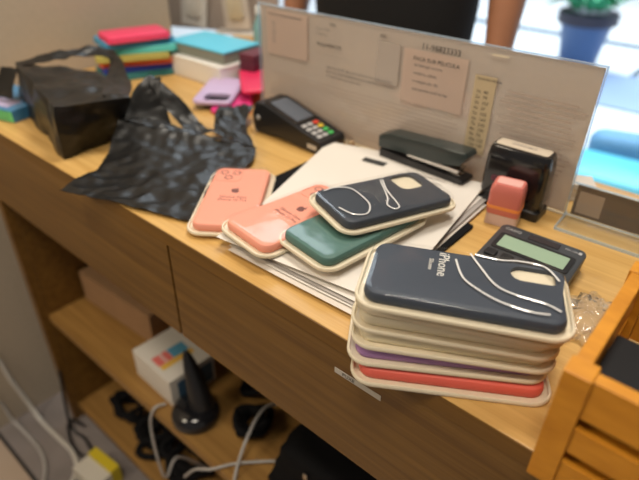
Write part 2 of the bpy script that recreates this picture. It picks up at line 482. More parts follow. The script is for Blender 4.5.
# the stack of six, bottom first
GS = 'stack of packaged phone cases at the front of the counter'
HP = 0.0145
stk = [('red', (0.3445, 0.039), 0.56, 'coral red silicone phone case package, lowest of the front stack'),
       ('purple', (0.336, 0.0435), 0.575, 'lilac purple silicone phone case package second from the bottom of the stack'),
       ('cream2', (0.339, 0.0455), 0.52, 'beige phone case package lying directly on the purple one in the stack'),
       ('cream', (0.3385, 0.0465), 0.48, 'cream phone case package in the stack, third from the top'),
       ('cream', (0.3400, 0.0495), 0.43, 'cream phone case package right beneath the dark top one')]
for i, (m_, (x, y), th, lb_) in enumerate(stk):
    package(lb_, (x, y, 0.0004 + i * HP), th, m_, group=GS)
package('midnight blue phone case package with pill-shaped camera opening, on top of the front stack', (0.3455, 0.0400, 0.0004 + 5 * HP), 0.452, 'bluegrey',
        group=GS, hole=(0.0535, 0.0195, 0.038, 0.019, 0.0094), txt='iPhone', txtx=-0.0175, txty=0.014, tsize=0.0120, txt2=('Silicone', 0.0050, -0.0270, 0.012),
        crease_glints=([(-0.008, 0.0219), (-0.0016, -0.0007), (0.0106, -0.0135), (0.0261, -0.0235), (0.0462, -0.0290), (0.060, -0.0286)],
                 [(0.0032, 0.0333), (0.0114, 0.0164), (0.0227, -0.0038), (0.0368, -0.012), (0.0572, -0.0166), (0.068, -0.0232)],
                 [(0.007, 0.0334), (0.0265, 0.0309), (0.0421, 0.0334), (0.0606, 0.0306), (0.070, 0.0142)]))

# four loose packages
GL = 'packaged phone cases fanned out on the counter'
package('salmon pink phone case package lying flat beside the black plastic bag', (0.0138, 0.0946, 0.0038), 2.226, 'pink', group=GL, plate=True, logo='pinkink', txt='Silicone Case\niPhone 12 Pro', tilt=(-0.002, 0.004))
package('salmon pink phone case package lying partly under the green one', (0.1115, 0.1000, 0.0150), 1.469, 'pink', group=GL, plate=True, logo='pinkink', txt='Silicone Case\niPhone 12 Pro', tilt=(-0.035, 0.03))
package('pine green phone case package tucked under the black one', (0.1814, 0.1190, 0.0235), 1.44, 'green', group=GL, plate=True, logo='whiteink', txt='Silicone Case\niPhone 12 Pro', tilt=(0.0, 0.016))
package('black phone case package with square camera opening, topmost of the fanned ones', (0.1850, 0.1655, 0.0380), 1.262, 'navy', group=GL, hole=(0.0430, 0.0155, 0.033, 0.032, 0.010), tilt=(-0.07, 0.06),
        crease_glints=([(-0.0635, 0.0278), (-0.0475, 0.0298), (-0.0325, 0.0224), (-0.0298, 0.0042), (-0.0327, -0.0154), (-0.046, -0.0290), (-0.0602, -0.0244), (-0.067, -0.0081)],
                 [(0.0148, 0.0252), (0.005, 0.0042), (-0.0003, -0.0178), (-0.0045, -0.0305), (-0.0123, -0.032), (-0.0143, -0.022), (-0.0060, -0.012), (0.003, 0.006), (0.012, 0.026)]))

# ------------------------------------------------------------------ papers and black folder
fold = thing('black_folder', 'thin black folder lying under the loose papers and phone cases', 'folder', (0.1300, 0.165, 0.0003), (0, 0, 0.0))
obj('cover', slab(new(), 0.262, 0.165, 0.004, 0, 0.0035, 0.0008), 'matt_black', fold)


def sheet(label, c, th, z, L=0.297, W=0.210, m='paper', curl=0.003, lines=None, seed=1, group='loose sheets of paper under the phone cases'):
    t = thing('paper_sheet', label, 'paper', (c[0], c[1], z), (0, 0, th), group)
    bm = new(); nx, ny = 14, 10
    rows = []
    for j in range(ny + 1):
        row = []
        for i in range(nx + 1):
            x = (i / nx - .5) * L; y = (j / ny - .5) * W
            zz = curl * (0.5 + 0.5 * noise.noise(Vector((x * 6, y * 6, seed)))) * (abs(i / nx - .5) * 2) ** 2
            row.append(bm.verts.new((x, y, zz)))
        rows.append(row)
    for j in range(ny):
        for i in range(nx):
            bm.faces.new((rows[j][i], rows[j][i + 1], rows[j + 1][i + 1], rows[j + 1][i]))
    r = bmesh.ops.extrude_face_region(bm, geom=bm.faces[:])
    bmesh.ops.translate(bm, verts=[v for v in r['geom'] if isinstance(v, bmesh.types.BMVert)], vec=(0, 0, -0.00025))
    obj('sheet', bm, m, t, True, angle=30)
    if lines: lines(t)
    return t


def form_print(t):
    b = new()
    for k in range(9):
        box(b, (-0.02 + 0.01 * (k % 2), 0.075 - k * 0.012, 0.0009 + 0.0003), (0.20 - 0.03 * (k % 3), 0.0011, 0.0001))
    obj('printed_lines', b, 'pale_ink', t)


# ------------------------------------------------------------------ (more objects appended below)
GP = 'loose sheets of paper under the phone cases'
def bl(x, y, th, L, W):   # centre of an upright sheet from its near-left corner
    return (x + W / 2 * math.cos(th) - L / 2 * math.sin(th), y + W / 2 * math.sin(th) + L / 2 * math.cos(th))
for k, (lb_, x, y, th, m_) in enumerate((
        ('lowest white sheet, its edge sticking out along the counter front', 0.088, 0.0185, 0.035, 'paper2'),
        ('second lowest sheet of the paper pile, edge showing at the front', 0.0835, 0.0235, 0.045, 'paper'),
        ('grey-edged sheet between the white ones at the front of the pile', 0.086, 0.0265, 0.040, 'pale_ink'),
        ('white sheet just above the grey-edged one in the paper pile', 0.081, 0.029, 0.045, 'paper'),
        ('upper white sheet of the pile right under the printed one', 0.077, 0.035, 0.060, 'paper2'))):
    sheet(lb_, bl(x, y, th, 0.275, 0.172), th, 0.0048 + 0.0016 * k, L=0.172, W=0.275, m=m_, seed=k + 2, curl=0.0012)


def label_print(t):
    b = box(new(), (-0.048, 0.121, 0.0012), (0.034, 0.012, 0.0003))
    obj('printed_label', b, 'ink', t)
    b2 = new()
    for k in range(5): box(b2, (0.030 + 0.004 * k, 0.118 - k * 0.011, 0.0012), (0.055 - 0.01 * (k % 3), 0.0010, 0.0003))
    obj('printed_lines', b2, 'pale_ink', t)


sheet('white sheet pointing back towards the card machine', (0.0800, 0.2205), 0.30, 0.0132, L=0.120, W=0.210, seed=6, curl=0.001)
sheet('large white sheet with small black printed label reaching to the stapler', (0.1514, 0.1745), 0.150, 0.0148, L=0.205, W=0.287, seed=7, curl=0.0012, lines=label_print)

# ------------------------------------------------------------------ card machine
tm = thing('card_machine', 'black card payment terminal with coloured keys leaning by the acrylic sign', 'card terminal', (-0.070, 0.306, 0.0003), (0, 0, -0.02))
def prism(prof, y0, y1, bev=0.002):
    bm = new()
    a = [bm.verts.new((x, y0, z)) for x, z in prof]; b = [bm.verts.new((x, y1, z)) for x, z in prof]
    n = len(prof)
    for i in range(n): bm.faces.new((a[i], a[(i + 1) % n], b[(i + 1) % n], b[i]))
    bm.faces.new(a[::-1]); bm.faces.new(b)
    if bev: bmesh.ops.bevel(bm, geom=bm.edges[:], offset=bev, segments=2, affect='EDGES', profile=0.7)
    return bm
prof = [(-0.074, 0.006), (-0.066, 0.0), (-0.045, 0.002), (-0.02, 0.008), (0.02, 0.003), (0.058, 0.0), (0.068, 0.003), (0.070, 0.014), (0.066, 0.020), (-0.050, 0.050), (-0.068, 0.049), (-0.076, 0.030)]
obj('body', prism(prof, -0.030, 0.026), 'black', tm)
sl = math.atan2(0.030, 0.116)
fr = thing  # noqa
def on_face(bm, s, off, h=0.0):   # s along slope from the rear edge, off across
    return xf(bm, (-0.050 + s * math.cos(sl), off, 0.050 - s * math.sin(sl) + h), (0, sl, 0))
obj('bezel', on_face(slab(new(), 0.074, 0.050, 0.004, 0, 0.0012, 0.0004), 0.034, -0.002, 0.0002), 'blackg', tm)
obj('screen', on_face(slab(new(), 0.060, 0.036, 0.002, 0, 0.0008, 0.0002), 0.034, -0.001, 0.0012), 'screen', tm)
kc = [('red', (0.65, 0.04, 0.03)), ('yellow', (0.75, 0.55, 0.05)), ('green', (0.08, 0.50, 0.10))]
for r_ in range(4):
    for c_ in range(3):
        m_ = 'silver'; nm = 'key'
        w_ = 0.0095
        s_ = 0.078 + r_ * 0.0105; of = -0.018 + c_ * 0.0125
        if c_ == 2:
            if r_ == 0: m_ = colmat('red_key', (0.70, 0.06, 0.03))
            elif r_ == 1: m_ = colmat('yellow_key', (0.80, 0.55, 0.05))
            elif r_ >= 2: m_ = colmat('green_key', (0.07, 0.50, 0.12))
        k = obj('key', on_face(slab(new(), 0.0068, w_, 0.0015, 0, 0.0016, 0.0005), s_, of, 0.0004), m_, tm)
        if c_ == 2: k['label'] = ('red', 'yellow', 'green', 'green')[r_] + ' key'
obj('brand_plate', xf(box(new(), (0, 0, 0), (0.018, 0.0006, 0.007), None, 0.0002), (0.052, -0.0303, 0.010)), 'silver', tm)
bt = new(); lathe(bt, [(0.004, 0), (0.004, 0.0015), (0.003, 0.002)], 14); xf(bt, (-0.062, -0.0302, 0.026), (PI / 2, 0, 0))
obj('side_button', bt, 'silver', tm)

# ------------------------------------------------------------------ acrylic sign with printed sheets
sg = thing('acrylic_sign', 'wide upright acrylic panel with printed notices across the counter', 'sign holder', (-0.18701, 0.33926, 0.0003), (0, 0, 0.0255))
SL, SH = 0.5153, 0.1788
obj('acrylic_sheet', box(new(), (SL / 2, 0, SH / 2), (SL, 0.003, SH), None, 0.0006), 'acrylic', sg)
ed = new()
box(ed, (SL / 2, 0, SH + 0.0007), (SL + 0.003, 0.0034, 0.0014)); box(ed, (SL + 0.0007, 0, SH / 2), (0.0014, 0.0034, SH)); box(ed, (-0.0007, 0, SH / 2), (0.0014, 0.0034, SH))
obj('cut_edge', ed, 'acrylic_edge', sg)
obj('foot_edge', box(new(), (SL / 2, -0.003, 0.0012), (SL, 0.004, 0.0022), None, 0.0006), 'tray', sg)
obj('backing_print', box(new(), (SL / 2, 0.0024, SH / 2), (SL - 0.003, 0.0006, SH - 0.003)), 'sheet', sg)


def panel(name, s0, s1, z0, z1, m, y=-0.0018, t=0.0004):
    return obj(name, box(new(), ((s0 + s1) / 2, y, (z0 + z1) / 2), (s1 - s0, t, z1 - z0)), m, sg)


def words(name, body, size, s, z, m='grey_ink', al='LEFT', sp=1.2, y=-0.0022):
    return obj(name, xf(text_bm(body, size, 0.00005, sp, al), (s, y, z), (PI / 2, 0, 0)), m, sg)


n1 = panel('notice_sheet', 0.018, 0.100, 0.108, 0.174, 'sheet2')
words('printed_text', 'Horario de funcionamento', 0.0062, 0.022, 0.1675)
words('printed_text', 'Seg\nTer\nQua\nQui\nSex\nSab', 0.0052, 0.029, 0.1415, 'pale_ink', sp=1.05)
words('printed_text', 'PIX', 0.0070, 0.143, 0.1677, 'ink')
words('printed_text', 'PIX', 0.0070, 0.229, 0.1663, 'ink')
words('printed_text', 'Chave PIX\nTelefone', 0.0058, 0.117, 0.1565, 'pale_ink')
words('printed_text', 'PAGAMENTOS', 0.0070, 0.119, 0.1383, 'ink')
words('printed_text', '______________________', 0.0052, 0.117, 0.127, 'pale_ink')
words('printed_text', 'Garantia de 90 dias para todos os servicos e pecas\nNao nos responsabilizamos por aparelhos molhados\nou danificados por mau uso', 0.0056, 0.138, 0.1015, sp=1.15)
panel('grey_picture', 0.226, 0.262, 0.105, 0.160, mat('faint_grey_print', (0.42, 0.37, 0.33), 0.8))
n2 = panel('notice_sheet', 0.268, 0.360, 0.088, 0.158, 'sheet2')
words('printed_text', '11-98823333', 0.0105, 0.293, 0.1635, 'ink')
words('printed_text', 'FACA SUA PELICULA', 0.0072, 0.283, 0.1472, 'ink')
words('printed_text', 'de hidrogel na hora\n\ncelulares, tablets\n\ne relogios ate 10x\n\ncom garantia total da loja', 0.0052, 0.285, 0.1235, sp=1.0)
panel('price_strip', 0.3715, 0.400, 0.043, 0.144, 'yellow_paper')
words('printed_text', 'TAXA DE VENDA', 0.0042, 0.374, 0.1395, 'ink')
words('printed_text', '1x  40\n2x  79\n3x  107\n4x  37\n5x  105\n6x  160\n7x  330\n8x  100\n9x  70\n10x 122\n12x 130', 0.0062, 0.376, 0.0895, 'ink', sp=1.12)
tp = panel('tape', 0.388, 0.409, 0.1690, 0.1712, 'tray'); 
fp = new()
for k in range(15):
    box(fp, (0.457 + 0.004 * math.sin(k * 2.1), -0.0020, 0.132 - k * 0.0066), (0.085 + 0.012 * math.sin(k * 1.3), 0.0001, 0.0022))
for k in range(12):
    box(fp, (0.19 + 0.01 * math.sin(k), -0.0020, 0.080 - k * 0.0058), (0.32, 0.0001, 0.0010))
obj('faint_print', fp, mat('faint_red_print', (0.47, 0.385, 0.33), 0.8), sg)
cl = thing('chrome_clip', 'small gold-coloured clip at the foot of the acrylic sign', 'clip', (0.0135, 0.330, 0.0003))
obj('clip_body', bx(-0.006, 0.006, -0.005, 0.005, 0, 0.003, 0.001), 'steel', cl)
cb_ = lathe(new(), [(0.0045, 0), (0.0045, 0.007), (0.003, 0.009)], 14); xf(cb_, (0, 0, 0.003))
obj('clip_knob', cb_, mat('brass', (0.75, 0.55, 0.35), 0.3, metal=0.8), cl, True)

# ------------------------------------------------------------------ stapler
st = thing('stapler', 'dark green-black desk stapler lying at the foot of the acrylic sign', 'stapler', (0.142, 0.3215, 0.0148), (0, 0, -0.035))
bs = prism([(-0.064, 0), (0.066, 0), (0.070, 0.003), (0.068, 0.007), (0.045, 0.008), (-0.03, 0.010), (-0.064, 0.012)], -0.014, 0.014, 0.0015)
obj('base', bs, 'black', st, True)
arm = prism([(-0.068, 0.012), (-0.030, 0.016), (0.030, 0.018), (0.060, 0.024), (0.070, 0.038), (0.066, 0.044), (0.020, 0.041), (-0.050, 0.037), (-0.068, 0.030)], -0.013, 0.013, 0.003)
obj('top_arm', arm, mat('dark_green_plastic', (0.022, 0.032, 0.032), 0.3), st, True)
obj('magazine', prism([(-0.02, 0.012), (0.058, 0.0125), (0.060, 0.0175), (-0.02, 0.0165)], -0.0105, 0.0105, 0.0005), 'steel', st)
obj('striker_pad', bx(0.046, 0.060, -0.006, 0.006, 0.008, 0.009, 0.0003), 'steel', st)

# ------------------------------------------------------------------ self-inking stamps
sb = thing('self_inking_stamp', 'large black self-inking stamp with paper label on top, beside the acrylic sign', 'stamp', (0.2715, 0.3235, 0.0003), (0, 0, 0.02))
bb = new()
def lpb(L, W, r, z, cx=0, cy=0): return [(x, y, z) for x, y in rr(L, W, r, 5, cx, cy)]
loft(bb, [lpb(0.078, 0.036, 0.004, 0), lpb(0.079, 0.037, 0.005, 0.004), lpb(0.078, 0.036, 0.005, 0.010), lpb(0.070, 0.032, 0.006, 0.012), lpb(0.070, 0.032, 0.006, 0.022)])
obj('base', bb, 'black', sb, True)
hb = new()
loft(hb, [lpb(0.075, 0.030, 0.006, 0.016), lpb(0.078, 0.033, 0.007, 0.022), lpb(0.076, 0.033, 0.008, 0.066), lpb(0.073, 0.031, 0.008, 0.076), lpb(0.070, 0.028, 0.007, 0.0795), lpb(0.066, 0.024, 0.006, 0.0800)])
obj('handle_body', hb, 'blackg', sb, True)
obj('top_label', slab(new(), 0.064, 0.020, 0.004, 0.0800, 0.0812, 0.0003), mat('label_cream', (0.55, 0.47, 0.37), 0.6), sb)
obj('printed_text', xf(text_bm('CARIMBO', 0.007), (0, 0, 0.0813), (0, 0, 0)), 'grey_ink', sb)
obj('window', xf(slab(new(), 0.040, 0.008, 0.003, 0, 0.0012, 0.0003), (-0.006, -0.0168, 0.040), (PI / 2, 0, 0)), mat('maroon_plastic', (0.09, 0.012, 0.03), 0.25), sb)
wh = lathe(new(), [(0.006, 0), (0.006, 0.004), (0.004, 0.005)], 16); xf(wh, (0.034, -0.006, 0.017), (0, PI / 2, 0))
obj('side_knob', wh, 'black', sb, True)

sp_ = thing('self_inking_stamp', 'small salmon pink self-inking stamp with orange band in front of the black one', 'stamp', (0.2785, 0.2840, 0.0003), (0, 0, 0.20))
pb_ = new(); loft(pb_, [lpb(0.037, 0.028, 0.003, 0), lpb(0.037, 0.028, 0.004, 0.004), lpb(0.036, 0.026, 0.004, 0.014)])
obj('base', pb_, mat('pale_pink_base', (0.62, 0.44, 0.38), 0.35), sp_, True)
pc_ = new(); loft(pc_, [lpb(0.037, 0.027, 0.004, 0.014), lpb(0.0385, 0.029, 0.005, 0.018), lpb(0.038, 0.029, 0.005, 0.042), lpb(0.036, 0.027, 0.005, 0.049), lpb(0.033, 0.024, 0.005, 0.0520)])
obj('handle_body', pc_, mat('coral_pink_plastic', (0.60, 0.17, 0.14), 0.35), sp_, True)
po_ = new(); loft(po_, [lpb(0.0390, 0.0295, 0.005, 0.0215), lpb(0.0392, 0.0297, 0.005, 0.0235), lpb(0.0390, 0.0295, 0.005, 0.0255)])
obj('band', po_, mat('orange_band', (0.85, 0.30, 0.08), 0.35), sp_, True)
obj('top_label', slab(new(), 0.028, 0.017, 0.003, 0.0520, 0.0526, 0.0002), mat('pale_pink_label', (0.75, 0.42, 0.38), 0.5), sp_)

# ------------------------------------------------------------------ calculator
ca = thing('calculator', 'dark grey desk calculator with green display behind the stack of cases', 'calculator', (0.3430, 0.1790, 0.0003), (0, 0, 0.03))
def cz(y): return 0.0125 + (y + 0.068) / 0.136 * 0.0095
bmc = new()
lo = [(x, y, 0.0 + max(0, (y + 0.02) * 0.02)) for x, y in rr(0.088, 0.134, 0.007)]
l1 = [(x, y, cz(y) - 0.003) for x, y in rr(0.092, 0.138, 0.008)]
l2 = [(x, y, cz(y) - 0.0006) for x, y in rr(0.091, 0.137, 0.008)]
l3 = [(x, y, cz(y)) for x, y in rr(0.088, 0.134, 0.007)]
loft(bmc, [lo, l1, l2, l3])
obj('body', bmc, 'dgrey', ca, True)
cs = math.atan2(0.0095, 0.136)
def onc(bm, x, y, h=0.0003): return xf(bm, (x, y, cz(y) + h), (cs, 0, 0))
obj('display_frame', onc(slab(new(), 0.080, 0.030, 0.003, 0, 0.0008, 0.0002), 0, 0.034), 'black', ca)
obj('display', onc(slab(new(), 0.070, 0.022, 0.001, 0, 0.0003, 0.0001), 0, 0.034, 0.0011), 'lcd', ca)
obj('solar_cell', onc(slab(new(), 0.033, 0.0095, 0.001, 0, 0.0006, 0.0002), 0.003, 0.0585), 'solar', ca)
obj('brand_lettering', onc(text_bm('CASIO', 0.0062), -0.031, 0.0590, 0.0003), 'silver', ca)
obj('printed_text', onc(text_bm('MX-12B', 0.0038), 0.031, 0.0600, 0.0003), 'silver', ca)
obj('emblem', onc(slab(new(), 0.0035, 0.0045, 0.0008, 0, 0.0003, 0.0001), 0.0400, 0.0600), 'silver', ca)
for r_ in range(5):
    for c_ in range(5):
        k = obj('key', onc(slab(new(), 0.0125, 0.0105, 0.002, 0, 0.0025, 0.0007), -0.034 + c_ * 0.017, 0.008 - r_ * 0.0155), 'black', ca)

# ------------------------------------------------------------------ low acrylic holder with brown card, right
hd = thing('acrylic_card_holder', 'low clear acrylic holder with dark brown card at the right of the sign', 'card holder', (0.3330, 0.3090, 0.0003), (0, 0, 0.045))
obj('base_plate', bx(0, 0.150, 0, 0.046, 0, 0.0035, 0.0006), 'acrylic', hd)
obj('upright_panel', bx(0.0, 0.150, 0.0385, 0.0415, 0.0036, 0.045, 0.0005), 'acrylic', hd)
he = new(); box(he, (0.075, 0.040, 0.0457), (0.150, 0.0034, 0.0014)); box(he, (0.075, -0.0006, 0.0018), (0.150, 0.0012, 0.0036)); box(he, (-0.0007, 0.023, 0.0018), (0.0014, 0.046, 0.0036)); box(he, (0.075, 0.0375, 0.0042), (0.150, 0.0016, 0.0012))
obj('cut_edge', he, 'acrylic_edge', hd)
obj('brown_card', bx(0.004, 0.150, 0.0422, 0.0428, 0.004, 0.043), mat('dark_walnut_card', (0.075, 0.04, 0.028), 0.5, var=0.15, bscale=30), hd)
obj('beige_label', bx(0.008, 0.036, 0.04155, 0.04215, 0.008, 0.036), mat('beige_label', (0.33, 0.235, 0.18), 0.6), hd)
bc = thing('card_pile', 'small pile of beige paper cards behind the right end of the sign', 'cards', (0.318, 0.405, 0.0003), (0, 0, 0.5))
for k in range(5):
    obj('paper_card', xf(box(new(), (0, 0, 0), (0.045, 0.030, 0.004), None, 0.0006), (0.001 * (k % 2), 0.001 * (k % 3), 0.0025 + k * 0.0085 * 0.55), (0, 0, 0.1 * (k % 3 - 1))), mat('beige_paper', (0.58, 0.50, 0.40), 0.8) if k % 2 else 'paper2', bc)

# crumpled clear wrap
cw = new()
bmesh.ops.create_icosphere(cw, subdivisions=4, radius=1.0)
for v in cw.verts:
    n_ = noise.noise(v.co * 2.2) * 0.5 + noise.noise(v.co * 5) * 0.3
    v.co = Vector((v.co.x * 0.020 * (1 + n_), v.co.y * 0.036 * (1 + n_), max(0, 0.006 + v.co.z * 0.006 * (1 + 1.6 * n_))))
tag(obj('plastic_wrap', cw, film('crumpled_clear_wrap', gloss=0.10, milk=0.10, bump=0.9, bscale=120), None, True, loc=(0.4155, 0.165, 0.0003), angle=0), 'crumpled clear plastic wrap on the counter beside the wooden crate', 'plastic wrap')

# ------------------------------------------------------------------ wooden crate
cr = thing('wooden_crate', 'orange stained slatted wooden crate at the front right corner of the counter', 'crate', (0.440, -0.020, 0.0004))
CX, CY, CH, PT = 0.24, 0.150, 0.100, 0.017
for (x, y) in ((0, 0), (CX - PT, 0), (0, CY - PT), (CX - PT, CY - PT)):
    obj('corner_post', bx(x, x + PT, y, y + PT, 0, CH, 0.0012), 'crate', cr)
t_ = 0.007
for zz, hh in ((0.004, 0.022), (0.036, 0.022), (0.068, 0.0315)):
    obj('side_slat', bx(PT + 0.0002, CX - PT - 0.0002, 0.002, 0.002 + t_ + 0.003, zz, zz + hh, 0.0008), 'crate', cr)
    obj('side_slat', bx(PT + 0.0002, CX - PT - 0.0002, CY - 0.002 - t_, CY - 0.002, zz, zz + hh, 0.0008), 'crate', cr)
    obj('end_slat', bx(0.002, 0.002 + t_ + 0.003, PT + 0.0002, CY - PT - 0.0002, zz, zz + hh, 0.0008), 'crate', cr)
    obj('end_slat', bx(CX - 0.002 - t_, CX - 0.002, PT + 0.0002, CY - PT - 0.0002, zz, zz + hh, 0.0008), 'crate', cr)
obj('bottom_board', bx(0.010, CX - 0.010, 0.012, CY - 0.012, 0.0005, 0.0038), 'crate', cr)
bk = thing('black_box', 'tall black box filling the near end of the wooden crate', 'box', (0.535, 0.022, 0.0045))
obj('box_body', bx(-0.081, 0.080, -0.029, 0.035, 0, 0.068, 0.002), 'black', bk)
obj('box_lid', bx(-0.082, 0.081, -0.0295, 0.036, 0.0681, 0.078, 0.0015), 'black', bk)
mc = thing('metal_bracket', 'small silver metal piece by the far wall inside the wooden crate', 'metal part', (0.462, 0.102, 0.0315))
obj('bracket_tube', cyl(new(), (0, 0, 0), (0.020, 0, 0.003), 0.005), 'steel', mc, True)
obj('bracket_foot', bx(-0.003, 0.025, -0.004, 0.006, -0.008, -0.004, 0.001), 'steel', mc)

# ------------------------------------------------------------------ black plastic bags
def crumple(bm, amp, sc, seed, keepz=None):
    bm.normal_update()
    mv = {}
    for v in bm.verts:
        p = v.co * sc + Vector((seed, seed * 2, 0))
        rdg = 0.5 - abs(noise.noise(p)) * 1.0
        mv[v] = v.normal * amp * (rdg * 1.0 + noise.noise(p * 2.7) * 0.55 + noise.noise(p * 6.3) * 0.22)
    for v, d in mv.items():
        v.co += d
        if keepz is not None and v.co.z < keepz: v.co.z = keepz


def hexa(c, n=22):
    """subdivided box through 8 corners: bottom 0-3, top 4-7, both counter-clockwise"""
    c = [Vector(p) for p in c]; bm = new(); cache = {}
    def P(u, v, w):
        b = (c[0] * (1 - u) + c[1] * u) * (1 - v) + (c[3] * (1 - u) + c[2] * u) * v
        t = (c[4] * (1 - u) + c[5] * u) * (1 - v) + (c[7] * (1 - u) + c[6] * u) * v
        return b * (1 - w) + t * w
    def V(i, j, k):
        key = (i, j, k)
        if key not in cache: cache[key] = bm.verts.new(P(i / n, j / n, k / n))
        return cache[key]
    for a in range(n):
        for b in range(n):
            for f in (0, n):
                bm.faces.new((V(a, b, f), V(a + 1, b, f), V(a + 1, b + 1, f), V(a, b + 1, f)))
                bm.faces.new((V(a, f, b), V(a + 1, f, b), V(a + 1, f, b + 1), V(a, f, b + 1)))
                bm.faces.new((V(f, a, b), V(f, a + 1, b), V(f, a + 1, b + 1), V(f, a, b + 1)))
    bmesh.ops.recalc_face_normals(bm, faces=bm.faces[:])
    return bm


def ribbon(A, B, nu=30, nv=10, amp=0.003, sc=25, seed=1, th=0.0006, sag=0.0):
    A = smooth_path(A, 8); B = smooth_path(B, 8)
    def s(P, t):
        x = t * (len(P) - 1); i = min(int(x), len(P) - 2); return P[i].lerp(P[i + 1], x - i)
    bm = new(); rows = []
    for i in range(nu + 1):
        a, b = s(A, i / nu), s(B, i / nu)
        row = []
        for j in range(nv + 1):
            p = a.lerp(b, j / nv)
            p.z += sag * math.sin(PI * j / nv)
            q = p * sc + Vector((seed * 3.1, seed, 0))
            w = amp * (0.9 * (0.45 - abs(noise.noise(q))) + 0.6 * (0.4 - abs(noise.noise(q * 2.3))) + 0.25 * noise.noise(q * 5.5))
            p.z += w
            p.x += 0.4 * amp * noise.noise(q * 1.7)
            p.z = max(p.z, 0.0009)
            row.append(bm.verts.new(p))
        rows.append(row)
    for i in range(nu):
        for j in range(nv):
            bm.faces.new((rows[i][j], rows[i + 1][j], rows[i + 1][j + 1], rows[i][j + 1]))
    r = bmesh.ops.extrude_face_region(bm, geom=bm.faces[:])
    bmesh.ops.translate(bm, verts=[v for v in r['geom'] if isinstance(v, bmesh.types.BMVert)], vec=(0, 0, -th))
    return bm


b1 = thing('plastic_bag', 'full black plastic carrier bag wrapped round a box near the wall', 'bag', (-0.37, 0.10, 0.0))
b1.location = (0, 0, 0)
hx = hexa([(-0.262, 0.018, 0.002), (-0.276, 0.112, 0.002), (-0.42, 0.165, 0.002), (-0.515, 0.075, 0.002),
           (-0.256, 0.020, 0.079), (-0.225, 0.112, 0.076), (-0.410, 0.172, 0.060), (-0.494, 0.078, 0.080)], 30)
crumple(hx, 0.0075, 12, 3, keepz=0.001)
obj('bag_body', hx, 'bag', b1, True, angle=25)
hl = join(ribbon([(-0.500, 0.080, 0.077), (-0.494, 0.120, 0.083), (-0.486, 0.155, 0.086), (-0.4846, 0.204, 0.086), (-0.464, 0.2325, 0.080), (-0.405, 0.217, 0.074), (-0.35, 0.19, 0.064), (-0.29, 0.160, 0.068), (-0.232, 0.118, 0.074)],
                 [(-0.470, 0.078, 0.079), (-0.466, 0.115, 0.079), (-0.466, 0.150, 0.078), (-0.467, 0.190, 0.076), (-0.445, 0.213, 0.070), (-0.415, 0.196, 0.063), (-0.36, 0.155, 0.062), (-0.30, 0.120, 0.074), (-0.245, 0.085, 0.080)], 46, 8, 0.006, 24, 2))
obj('bag_handle', hl, 'bag', b1, True, angle=25)
fl = ribbon([(-0.515, 0.060, 0.072), (-0.525, 0.050, 0.045), (-0.530, 0.040, 0.028)], [(-0.480, 0.075, 0.075), (-0.482, 0.060, 0.050), (-0.470, 0.048, 0.030)], 16, 6, 0.004, 30, 7)
obj('bag_flap', fl, 'bag', b1, True, angle=25)

b2 = thing('plastic_bag', 'empty black plastic carrier bag lying flat and crumpled with loose handles', 'bag', (0, 0, 0))
body2 = ribbon([(-0.1725, -0.0356, 0.003), (-0.183, 0.000, 0.004), (-0.1905, 0.0326, 0.007), (-0.2273, 0.0786, 0.022), (-0.245, 0.105, 0.040)],
               [(0.0095, 0.030, 0.003), (-0.004, 0.075, 0.004), (-0.022, 0.120, 0.005), (-0.052, 0.185, 0.006), (-0.075, 0.218, 0.008)], 60, 60, 0.0075, 14, 4)
obj('bag_body', body2, 'bag', b2, True, angle=25)
mid = ribbon([(-0.244, 0.102, 0.040), (-0.236, 0.135, 0.036), (-0.212, 0.168, 0.020)], [(-0.076, 0.217, 0.008), (-0.110, 0.215, 0.008), (-0.160, 0.198, 0.010)], 16, 40, 0.007, 22, 9)
obj('bag_mouth', mid, 'bag', b2, True, angle=25)
h1 = join(ribbon([(-0.243, 0.098, 0.038), (-0.2512, 0.1193, 0.052), (-0.2555, 0.150, 0.078), (-0.2613, 0.1764, 0.087)], [(-0.2096, 0.170, 0.018), (-0.2275, 0.1725, 0.045), (-0.2329, 0.1698, 0.062), (-0.240, 0.182, 0.082)], 24, 12, 0.006, 24, 11),
          ribbon([(-0.2613, 0.178, 0.086), (-0.2279, 0.1957, 0.060), (-0.2068, 0.2058, 0.035), (-0.175, 0.2057, 0.018), (-0.158, 0.2135, 0.014)], [(-0.246, 0.160, 0.078), (-0.230, 0.168, 0.052), (-0.205, 0.174, 0.030), (-0.185, 0.176, 0.016), (-0.1698, 0.1832, 0.012)], 30, 10, 0.005, 24, 13))
obj('bag_handle', h1, 'bag', b2, True, angle=25)
h2 = ribbon([(-0.075, 0.215, 0.010), (-0.142, 0.258, 0.012), (-0.1662, 0.300, 0.026), (-0.190, 0.310, 0.020)], [(-0.156, 0.205, 0.012), (-0.1923, 0.2383, 0.022), (-0.205, 0.258, 0.026), (-0.222, 0.280, 0.018)], 26, 16, 0.009, 24, 15)
obj('bag_handle', h2, 'bag', b2, True, angle=25)

# ------------------------------------------------------------------ far left items
pbx = thing('product_box', 'flat blue and green product box under the full black bag by the wall', 'box', (-0.530, 0.052, 0.0003), (0, 0, 0.28))
obj('box_body', bx(-0.070, 0.070, -0.040, 0.060, 0, 0.020, 0.001), mat('print_blue', (0.06, 0.22, 0.42), 0.35), pbx)
obj('green_panel', bx(-0.030, 0.071, -0.0405, -0.0401, 0.001, 0.019), mat('print_green', (0.10, 0.42, 0.16), 0.35, var=0.5, bscale=40), pbx)
obj('pale_panel', bx(-0.02, 0.050, -0.030, 0.0, 0.0201, 0.0206), mat('print_lilac', (0.45, 0.40, 0.62), 0.35, var=0.3, bscale=60), pbx)

